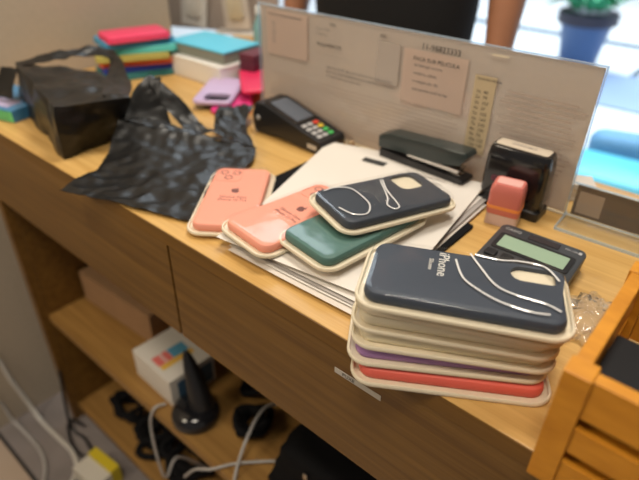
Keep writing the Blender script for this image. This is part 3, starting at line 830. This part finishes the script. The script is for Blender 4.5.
# far stack of coloured covers: folio covers, one copied mesh each
FG = 'stack of coloured tablet covers by the wall'
cols = [('dark teal', (0.02, 0.16, 0.16)), ('navy blue', (0.02, 0.035, 0.30)), ('orange red', (0.80, 0.14, 0.06)), ('olive yellow', (0.42, 0.36, 0.08)), ('aqua green', (0.10, 0.52, 0.47)), ('sea blue', (0.05, 0.27, 0.46)), ('hot pink', (0.78, 0.05, 0.14))]
pos = ['at the bottom of the pile', 'second from the bottom of the pile', 'between navy and olive ones', 'in the middle of the pile', 'above the olive one', 'just under the pink one', 'on top of the pile']
zz = 0.0004
for i, ((nm, c), pz) in enumerate(zip(cols, pos)):
    t = thing('tablet_cover', f'{nm} cover by the wall, {pz}', 'cover', (-0.546 + random.uniform(-.011, .011) + (0.004 if i == 6 else 0), 0.334 + random.uniform(-.012, .012), zz), (0, 0, 1.18 + random.uniform(-.13, .13)), FG)
    L_, W_ = (0.142, 0.090) if i < 6 else (0.125, 0.078)
    hh = 0.0115
    m_ = mat('cover_' + nm.replace(' ', '_'), c, 0.45)
    obj('cover_shell', slab(new(), L_, W_, 0.010, 0, hh * 0.55, 0.0012), m_, t, True)
    obj('cover_lid', slab(new(), L_ - 0.002, W_ - 0.002, 0.009, hh * 0.56, hh, 0.0012), m_, t, True)
    zz += hh + 0.0004

# lilac and magenta cases behind the flat bag
def smallcase(label, loc, rz, c, hole=True, tilt=0.0, dark=False, sc_=1.0):
    t = thing('phone_case', label, 'phone case', loc, (tilt, 0, rz), 'bare phone cases behind the empty bag')
    bm = case_bm(0.135, 0.070, 0.0085, 0.0, hole=(0.044, 0.006, 0.034, 0.044, 0.008) if hole else None)
    obj('case_shell', bm, mat(label.split()[0] + '_case', c, 0.4), t, True, angle=60)
    if hole: obj('inner_lining', slab(new(), 0.120, 0.060, 0.008, 0.0003, 0.0018, 0.0004), 'matt_black', t)
    return t
smallcase('magenta phone case lying under the lilac one', (-0.272, 0.347, 0.0004), -0.80, (0.70, 0.04, 0.22), hole=False)
smallcase('lilac phone case with dark camera opening on the magenta one', (-0.300, 0.341, 0.0112), -0.95, (0.52, 0.40, 0.62))
smallcase('raspberry phone case leaning over the back of the lilac one', (-0.268, 0.408, 0.0235), -0.70, (0.72, 0.03, 0.11), hole=False, tilt=0.05)

# white tray box and blue cases behind
wb = thing('white_box', 'white open display box with blue items at the far end of the counter', 'box', (-0.435, 0.432, 0.0004), (0, 0, 0.0))
obj('box_body', bx(-0.105, 0.095, -0.055, 0.055, 0, 0.036, 0.002), 'white', wb)
obj('box_rim', bx(-0.106, 0.096, -0.056, 0.056, 0.0361, 0.040, 0.001), 'white', wb)
ba = thing('blue_case_box', 'light blue box lying on the white display box', 'box', (-0.425, 0.440, 0.0409), (0, 0, 0.05))
obj('box_body', bx(-0.085, 0.075, -0.048, 0.050, 0, 0.020, 0.003), mat('grey_green_side', (0.22, 0.23, 0.19), 0.5), ba)
obj('box_top', bx(-0.086, 0.076, -0.049, 0.051, 0.0201, 0.024, 0.002), mat('sky_blue_lid', (0.13, 0.62, 0.86), 0.35), ba)
mr = thing('maroon_box', 'small dark maroon box at the right end of the white display box', 'box', (-0.318, 0.452, 0.0004), (0, 0, 0.1))
obj('box_body', bx(-0.018, 0.018, -0.03, 0.03, 0, 0.055, 0.002), mat('maroon_card', (0.10, 0.012, 0.03), 0.4), mr)
obj('box_lid', bx(-0.0185, 0.0185, -0.0305, 0.0305, 0.0551, 0.062, 0.001), mat('maroon_lid', (0.13, 0.02, 0.04), 0.4), mr)
wo = thing('white_earbud_case', 'small rounded white and aqua case standing left of the white display box', 'earbud case', (-0.545, 0.4300, 0.0005), (0, 0, 0.3))
obj('case_body', slab(new(), 0.020, 0.050, 0.009, 0, 0.030, 0.005), 'white', wo, True)
obj('case_lid', slab(new(), 0.020, 0.050, 0.009, 0.0302, 0.052, 0.006), mat('pale_aqua', (0.68, 0.83, 0.80), 0.3), wo, True)
# display board with hanging packs
db = thing('display_board', 'pale greige display board standing on the counter end beyond the wall', 'display board', (-0.67, 0.720, 0.0004), (0, 0, 0.45))
obj('board', bx(-0.23, 0.11, 0.0, 0.012, 0, 0.42, 0.001), mat('greige_board', (0.42, 0.35, 0.30), 0.7), db)
obj('board_foot', bx(-0.05, 0.08, -0.045, 0.045, 0, 0.006, 0.001) if False else bx(-0.05, 0.08, -0.04, -0.001, 0, 0.006, 0.001), 'white', db)
for i, (x, y, z, c, lb_) in enumerate(((-0.745, 0.640, 0.075, 'white', 'white blister pack hanging nearest the wall on the display board'), (-0.645, 0.690, 0.075, 'paper2', 'cream blister pack hanging on the display board, right of the white one'))):
    t = thing('hanging_pack', lb_, 'blister pack', (x, y, z), (0.05, 0.12 - 0.2 * i, 0.50), 'blister packs on the display board')
    obj('card_back', bx(-0.034, 0.034, 0.0, 0.002, -0.06, 0.09, 0.0005), c, t)
    obj('blister', xf(slab(new(), 0.11, 0.052, 0.008, 0, 0.012, 0.003), (0, -0.0002, 0.010), (PI / 2, PI / 2, 0)), 'clear', t, True)
    obj('packed_item', xf(slab(new(), 0.09, 0.040, 0.008, 0, 0.009, 0.002), (0, -0.0003, 0.010), (PI / 2, PI / 2, 0)), mat('pack_item%d' % i, ((0.80, 0.78, 0.72), (0.66, 0.58, 0.42))[i], 0.5), t, True)
tl_ = thing('bottle', 'slim teal bottle standing behind the left end of the sign', 'bottle', (-0.43, 0.570, 0.0004))
obj('bottle_body', lathe(new(), [(0.013, 0), (0.015, 0.004), (0.015, 0.075), (0.008, 0.09), (0.008, 0.098)], 20), mat('pale_teal_glass', (0.22, 0.42, 0.42), 0.25), tl_, True)
obj('bottle_cap', lathe(new(), [(0.009, 0.0985), (0.009, 0.112), (0.008, 0.114)], 18), 'white', tl_, True)
pb2 = thing('blue_pouch', 'light blue pouch lying behind the light blue box', 'pouch', (-0.555, 0.545, 0.0004), (0, 0, 0.25))
pm = slab(new(), 0.10, 0.09, 0.02, 0, 0.022, 0.009); 
obj('pouch_body', pm, mat('pouch_blue', (0.22, 0.42, 0.66), 0.4), pb2, True)
obj('pouch_flap', slab(new(), 0.096, 0.035, 0.012, 0.0222, 0.026, 0.0015, 0, -0.02), mat('pouch_flap_grey', (0.32, 0.36, 0.45), 0.4), pb2, True)

# ------------------------------------------------------------------ shelf contents
S = -0.4498
cbx = thing('cardboard_box', 'long brown cardboard box on the shelf against its left end', 'box', (-0.415, 0.165, S), (0, 0, 0.06))
obj('box_body', bx(-0.118, 0.118, -0.06, 0.06, 0, 0.074, 0.0015), 'card', cbx)
obj('box_flap', bx(-0.1185, 0.1185, -0.0605, -0.0015, 0.0742, 0.0765, 0.0005), 'card', cbx)
obj('box_flap', bx(-0.1185, 0.1185, 0.0015, 0.0605, 0.0742, 0.0765, 0.0005), 'card', cbx)
wx = thing('product_box', 'white product box with pink, blue and yellow print on the shelf', 'box', (-0.194, 0.090, S), (0, 0, -0.03))
obj('box_body', bx(-0.058, 0.058, -0.045, 0.050, 0, 0.062, 0.001), mat('box_white', (0.66, 0.62, 0.56), 0.6), wx)
def wpanel(nm, x0, x1, y0, y1, c):
    obj(nm, bx(x0, x1, y0, y1, 0.0621, 0.0626), mat('print_' + nm, c, 0.5), wx)
wpanel('pink_print', -0.012, 0.014, -0.035, -0.004, (0.70, 0.16, 0.14))
wpanel('yellow_print', 0.015, 0.027, -0.035, 0.032, (0.72, 0.45, 0.08))
wpanel('blue_print', -0.012, 0.014, -0.003, 0.030, (0.10, 0.32, 0.48))
obj('side_picture', bx(0.0581, 0.0586, -0.03, 0.045, 0.006, 0.05), mat('print_blue_side', (0.05, 0.11, 0.18), 0.5), wx)
obj('pink_text', xf(text_bm('MAX', 0.012), (0.001, -0.019, 0.0628), (0, 0, 0)), 'whiteink', wx)

gd = thing('desk_stand', 'glossy black gadget with round base and pointed upright arm on the shelf', 'gadget', (-0.122, 0.075, S + 0.0002))
gd.location = (-0.092, 0.058, S + 0.0002)
obj('base', lathe(new(), [(0.040, 0), (0.042, 0.004), (0.042, 0.012), (0.039, 0.020), (0.030, 0.027), (0.012, 0.030)], 32), 'blackg', gd, True)
gt = new(); tube(gt, [(0.008, 0.010, 0.024), (-0.002, 0.012, 0.060), (-0.016, 0.014, 0.100), (-0.028, 0.016, 0.126)], 0.02, 14, 6, rs=lambda t: 0.021 - 0.0165 * t ** 1.6)
obj('upright_arm', gt, 'black', gd, True)
obj('button', lathe(new(), [(0.006, 0.028), (0.006, 0.0305), (0.004, 0.031)], 14, (-0.012, -0.020, -0.004)), 'dgrey', gd, True)


def cable(label, pts, r, m, name='cable', group=None, plug=None):
    t = thing(name, label, 'cable', (0, 0, 0), (0, 0, 0), group)
    b = new(); tube(b, pts, r, 8, 7); obj('cord', b, m, t, True)
    if plug:
        d = (Vector(pts[-1]) - Vector(pts[-2])).normalized()
        p = Vector(pts[-1]); b = new(); cyl(b, p, p + d * 0.022, r * 2.2, r * 1.9, 14); obj('plug', b, m, t, True)
    return t


cable('pale grey cable arching across the shelf front below the right drawer', [(0.060, 0.004, S - 0.12), (0.058, 0.006, S - 0.03), (0.045, 0.030, S + 0.012), (0.030, 0.070, S + 0.040), (0.015, 0.12, S + 0.048), (0.020, 0.165, S + 0.030), (0.03, 0.22, S + 0.006)], 0.0028, 'gcable', plug=True)
cable('pale grey cable running level across the lower right shelf', [(-0.050, -0.008, S - 0.06), (-0.020, -0.004, S - 0.015), (0.010, 0.006, S + 0.004), (0.035, 0.040, S + 0.006), (0.080, 0.085, S + 0.006), (0.15, 0.14, S + 0.006)], 0.0024, 'gcable', plug=True)
cable('grey cable hanging from the black gadget down to the lower shelf', [(-0.150, 0.036, S + 0.006), (-0.156, 0.014, S + 0.004), (-0.160, 0.004, S - 0.05), (-0.140, 0.000, S - 0.16), (-0.150, 0.04, -0.60), (-0.14, 0.10, -0.700)], 0.0026, 'gcable')
BG = 'tangled black cables under the counter'
rnd = random.Random(5)


def tangle(label, cx, cy, z, rx, ry, n, r, seed, name='black_cable', loops=14):
    q = random.Random(seed); pts = []
    a = q.random() * 6
    for k in range(loops):
        a += q.uniform(0.8, 2.2)
        pts.append((cx + rx * math.cos(a) * q.uniform(.3, 1), cy + ry * math.sin(a) * q.uniform(.3, 1), z + r + q.random() * r * 5))
    return cable(label, pts, r, 'matt_black', name, BG)


tangle('black cable tangle on the shelf right behind the white product box', -0.045, 0.190, S, 0.060, 0.060, 1, 0.006, 1)
tangle('thick black cable loops on the shelf beside the pale grey cable', 0.002, 0.105, S, 0.035, 0.040, 1, 0.0065, 2)
tangle('black cable tangle on the bottom shelf nearest the left panel', -0.420, 0.085, -0.7298, 0.060, 0.045, 1, 0.006, 3, loops=18)
tangle('black cable tangle in the middle of the bottom shelf', -0.300, 0.080, -0.7298, 0.055, 0.050, 1, 0.0075, 4, loops=22)
tangle('black cable tangle on the bottom shelf below the black gadget', -0.200, 0.090, -0.7298, 0.070, 0.050, 1, 0.0075, 6, loops=22)
dk = thing('black_pouch', 'large soft black pouch on the shelf below the right drawer', 'pouch', (0.180, 0.130, S))
pch = hexa([(-0.085, -0.075, 0.001), (0.20, -0.075, 0.001), (0.20, 0.120, 0.001), (-0.100, 0.120, 0.001), (-0.070, -0.060, 0.085), (0.20, -0.060, 0.10), (0.20, 0.10, 0.11), (-0.080, 0.10, 0.09)], 16)
crumple(pch, 0.010, 12, 8, keepz=0.001)
obj('pouch_body', pch, 'matt_black', dk, True, angle=0)
obj('zip_pull', bx(-0.02, -0.012, -0.072, -0.069, 0.070, 0.084, 0.0005), 'steel', dk)

# floor and wall cables
cable('thick white cable hanging down the taupe wall and curling onto the floor', [(-0.640, -0.35, -0.20), (-0.642, -0.20, -0.42), (-0.643, -0.095, -0.55), (-0.640, -0.075, -0.655), (-0.628, -0.062, -0.735), (-0.595, -0.058, -0.773), (-0.52, -0.055, -0.773), (-0.465, -0.052, -0.774), (-0.420, -0.063, -0.774), (-0.395, -0.085, -0.774), (-0.36, -0.13, -0.774)], 0.0052, 'wcable')
cable('thinner grey cable lying along the floor in front of the white one', [(-0.645, -0.20, -0.50), (-0.645, -0.118, -0.68), (-0.636, -0.106, -0.755), (-0.60, -0.100, -0.775), (-0.53, -0.098, -0.775), (-0.48, -0.108, -0.775), (-0.44, -0.130, -0.775), (-0.41, -0.17, -0.775)], 0.0040, 'gcable')
cable('black cable looping on the floor beside the left panel', [(-0.53, -0.002, -0.60), (-0.528, -0.014, -0.70), (-0.52, -0.020, -0.773), (-0.47, -0.015, -0.774), (-0.41, -0.028, -0.774), (-0.45, -0.045, -0.774), (-0.52, -0.03, -0.774), (-0.54, -0.01, -0.768), (-0.50, 0.000, -0.765)], 0.0035, 'black', group=BG)
fb = thing('small_box', 'small white and yellow box standing on the floor below the counter', 'box', (-0.352, -0.050, FZ + 0.0003), (0, 0, 0.10))
obj('box_body', bx(-0.040, 0.040, -0.028, 0.012, 0, 0.045, 0.001), mat('box_offwhite', (0.62, 0.58, 0.50), 0.6), fb)
obj('box_lid', bx(-0.0405, 0.0405, 0.0122, 0.034, 0, 0.050, 0.001), mat('box_yellow', (0.62, 0.48, 0.02), 0.5), fb)


# ------------------------------------------------------------------ person behind the counter
def skin_body(name, verts, edges, m, parent=None, levels=2, root=0):
    me = bpy.data.meshes.new(name); me.from_pydata([v[0] for v in verts], edges, [])
    o = bpy.data.objects.new(name, me); COL.objects.link(o)
    md = o.modifiers.new('skin', 'SKIN'); sv = me.skin_vertices[0].data
    for i, v in enumerate(verts):
        r = v[1]; sv[i].radius = r if isinstance(r, tuple) else (r, r)
        sv[i].use_root = (i == root)
    md.use_smooth_shade = True
    s = o.modifiers.new('sub', 'SUBSURF'); s.levels = levels; s.render_levels = levels
    bpy.context.view_layer.update()
    dg = bpy.context.evaluated_depsgraph_get()
    me2 = bpy.data.meshes.new_from_object(o.evaluated_get(dg))
    bpy.data.objects.remove(o); bpy.data.meshes.remove(me)
    ob = bpy.data.objects.new(name, me2); COL.objects.link(ob)
    me2.materials.clear(); me2.materials.append(M[m])
    for p in me2.polygons: p.use_smooth = True
    if parent: ob.parent = parent
    return ob


PX, PY = -0.250, 0.810
man = thing('person', 'person in a black t-shirt standing behind the acrylic sign, arms lowered', 'person', (PX, PY, FZ), (0, 0, 0.10))
man.scale = (0.94, 1, 1)
# z from the floor; facing -y
V = [((0, 0, 0.95), 0.13), ((0, 0, 1.08), (0.145, 0.10)), ((0, 0.0, 1.25), (0.165, 0.11)), ((0, 0.0, 1.40), (0.15, 0.09)), ((0, 0, 1.49), 0.060), ((0, -0.01, 1.55), 0.056), ((0, -0.02, 1.63), (0.080, 0.092)), ((0, -0.02, 1.71), (0.070, 0.085))]
E_ = [(0, 1), (1, 2), (2, 3), (3, 4), (4, 5), (5, 6), (6, 7)]
def add(v, r, par): V.append((v, r)); E_.append((par, len(V) - 1)); return len(V) - 1
for s in (-1, 1):
    a = add((s * 0.175, 0, 1.40), 0.058, 3)
    a = add((s * 0.245, 0.0, 1.28), 0.050, a)
    a = add((s * 0.255, 0.01, 1.14), 0.044, a)
    e = add((s * 0.260, 0.01, 1.06), 0.044, a)
    a = add((s * 0.268, -0.005, 0.95), 0.043, e)
    w = add((s * 0.276, -0.030, 0.81), 0.029, a)
    w2 = add((s * 0.276, -0.038, 0.775), 0.030, w)
    hp = add((s * 0.272, -0.044, 0.72), 0.032, w2)
    hpn = V[hp][0]
    for k, (dy, ln) in enumerate(((-0.026, 0.068), (-0.009, 0.076), (0.009, 0.071), (0.025, 0.055))):
        b1_ = add((hpn[0] - s * 0.004, hpn[1] + dy, hpn[2] - 0.030), 0.0095, hp)
        b2_ = add((hpn[0] - s * 0.010, hpn[1] + dy * 1.1, hpn[2] - 0.030 - ln * 0.5), 0.009, b1_)
        add((hpn[0] - s * 0.024, hpn[1] + dy * 1.1, hpn[2] - 0.030 - ln * 0.9), 0.0075, b2_)
    t1 = add((hpn[0] - s * 0.010, hpn[1] - 0.036, hpn[2] + 0.020), 0.012, w2)
    add((hpn[0] - s * 0.022, hpn[1] - 0.050, hpn[2] - 0.018), 0.009, t1)
    h_ = add((s * 0.095, 0, 0.88), 0.095, 0)
    k_ = add((s * 0.105, -0.01, 0.50), 0.060, h_)
    n_ = add((s * 0.105, 0.02, 0.28), 0.052, k_)
    f_ = add((s * 0.105, 0.03, 0.07), 0.036, n_)
    f2 = add((s * 0.110, -0.05, 0.035), 0.033, f_)
    add((s * 0.115, -0.13, 0.028), 0.026, f2)
skin_body('body', V, E_, 'skin', man, 2)
# t-shirt: torso shell a little outside the body, with short sleeves
ts = new()
def el(cx, cz_, rx, ry, n=36): return [(cx + rx * math.cos(2 * PI * k / n), ry * math.sin(2 * PI * k / n) * (1 + 0.015 * math.sin(5 * k)), cz_) for k in range(n)]
loft(ts, [el(0, 0.83, 0.196, 0.140), el(0, 0.90, 0.200, 0.148), el(0, 1.00, 0.198, 0.150), el(0, 1.12, 0.196, 0.140), el(0, 1.26, 0.200, 0.132), el(0, 1.36, 0.195, 0.120), el(0, 1.42, 0.165, 0.100), el(0, 1.465, 0.100, 0.078), el(0, 1.485, 0.075, 0.070)], False, False)
for s in (-1, 1):
    tube(ts, [(s * 0.155, 0, 1.385), (s * 0.205, 0, 1.35), (s * 0.243, 0.002, 1.27), (s * 0.256, 0.006, 1.17)], 0.07, 18, 6, rs=lambda t: 0.066 - 0.002 * t)
obj('t_shirt', ts, 'tshirt', man, True, angle=60)
jv = [((0, 0, 0.93), (0.190, 0.125)), ((0, 0, 0.86), (0.185, 0.125))]
je = [(0, 1)]
for s in (-1, 1):
    jv.append(((s * 0.10, 0, 0.76), 0.108)); je.append((1, len(jv) - 1))
    jv.append(((s * 0.107, -0.01, 0.50), 0.080)); je.append((len(jv) - 2, len(jv) - 1))
    jv.append(((s * 0.107, 0.02, 0.28), 0.070)); je.append((len(jv) - 2, len(jv) - 1))
    jv.append(((s * 0.107, 0.03, 0.09), 0.064)); je.append((len(jv) - 2, len(jv) - 1))
skin_body('trousers', jv, je, 'denim', man, 2)
hr_ = new(); bmesh.ops.create_icosphere(hr_, subdivisions=3, radius=1)
for v in hr_.verts:
    v.co = Vector((v.co.x * 0.086, v.co.y * 0.100 + 0.012, max(v.co.z, -0.35 + (0.75 if v.co.y < -0.45 else 0)) * 0.088 + 1.715))
obj('hair', hr_, 'hair', man, True, angle=0)
for s in (-1, 1):
    eb = new(); bmesh.ops.create_icosphere(eb, subdivisions=2, radius=0.012); xf(eb, (s * 0.031, -0.098, 1.665))
    obj('eye', eb, 'white', man, True)
    er = new(); bmesh.ops.create_icosphere(er, subdivisions=2, radius=1); er.transform(Matrix.Translation((s * 0.086, -0.01, 1.65)) @ Matrix.Diagonal((0.010, 0.018, 0.030, 1)))
    obj('ear', er, 'skin', man, True)
nb = new(); bmesh.ops.create_icosphere(nb, subdivisions=2, radius=1); nb.transform(Matrix.Translation((0, -0.112, 1.638)) @ Matrix.Diagonal((0.014, 0.017, 0.026, 1)))
obj('nose', nb, 'skin', man, True)
mb = new(); bmesh.ops.create_icosphere(mb, subdivisions=2, radius=1); mb.transform(Matrix.Translation((0, -0.100, 1.600)) @ Matrix.Diagonal((0.024, 0.008, 0.007, 1)))
obj('mouth', mb, mat('lips', (0.35, 0.10, 0.08), 0.5), man, True)

# ------------------------------------------------------------------ corridor beyond: planter, mats, bench
pl = thing('planter', 'tapered blue-grey planter with dark rim and green leaves in the bright corridor', 'planter', (-0.74, 3.98, FZ + 0.0065))
obj('pot', lathe(new(), [(0.10, 0), (0.12, 0.01), (0.165, 0.28), (0.17, 0.30)], 28), mat('blue_grey_pot', (0.10, 0.18, 0.36), 0.5), pl, True)
obj('rim', lathe(new(), [(0.17, 0.301), (0.20, 0.31), (0.20, 0.38), (0.18, 0.39)], 28), mat('dark_rim', (0.05, 0.045, 0.07), 0.5), pl, True)
lf = new(); q = random.Random(3)
for k in range(46):
    a = q.uniform(0, 2 * PI); ln = q.uniform(0.25, 0.55); up_ = q.uniform(0.7, 1.8)
    d = Vector((math.cos(a), math.sin(a), up_)).normalized(); sd = d.cross(Vector((0, 0, 1))).normalized() * q.uniform(0.03, 0.06)
    b0 = Vector((0.10 * math.cos(a), 0.10 * math.sin(a), 0.39)); mid_ = b0 + d * ln * 0.55; tip = b0 + d * ln + Vector((0, 0, -0.12))
    th_ = Vector((0, 0, 0.003))
    vs = [lf.verts.new(p) for p in (b0, mid_ - sd, tip, mid_ + sd)]; vt = [lf.verts.new(p + th_) for p in (b0, mid_ - sd, tip, mid_ + sd)]
    lf.faces.new(vs[::-1]); lf.faces.new(vt)
    for i in range(4): lf.faces.new((vs[i], vs[(i + 1) % 4], vt[(i + 1) % 4], vt[i]))
obj('foliage', lf, mat('green_leaf', (0.05, 0.36, 0.16), 0.45, var=0.3, bscale=6), pl)
tag(obj('floor_mat', slab(new(), 2.4, 0.75, 0.05, 0, 0.012, 0.003), 'bluefloor', None, False, loc=(0.15, 3.62, FZ + 0.0065)), 'blue-grey mat lying in the bright corridor beyond the counter', 'mat')
bn = thing('bench', 'low turquoise vinyl bench just beyond the counter, right of the sign', 'bench', (0.13, 1.93, FZ + 0.0065), (0, 0, 0.1))
obj('seat', slab(new(), 0.62, 0.30, 0.06, 0.10, 0.20, 0.03), 'turq', bn, True)
for (x, y) in ((-0.25, -0.1), (0.25, -0.1), (-0.25, 0.1), (0.25, 0.1)):
    obj('leg', cyl(new(), (x, y, 0), (x, y, 0.099), 0.02), 'steel', bn, True)
bkp = thing('backpack', 'blue backpack on the floor right behind the turquoise bench', 'bag', (0.03, 2.25, FZ + 0.0065), (0, 0, 0.3))
obj('bag_body', slab(new(), 0.26, 0.18, 0.06, 0, 0.22, 0.04), mat('backpack_blue', (0.12, 0.30, 0.50), 0.7), bkp, True)
obj('front_pocket', slab(new(), 0.18, 0.05, 0.02, 0.02, 0.13, 0.012, 0, -0.116), mat('backpack_dark_blue', (0.05, 0.15, 0.36), 0.7), bkp, True)
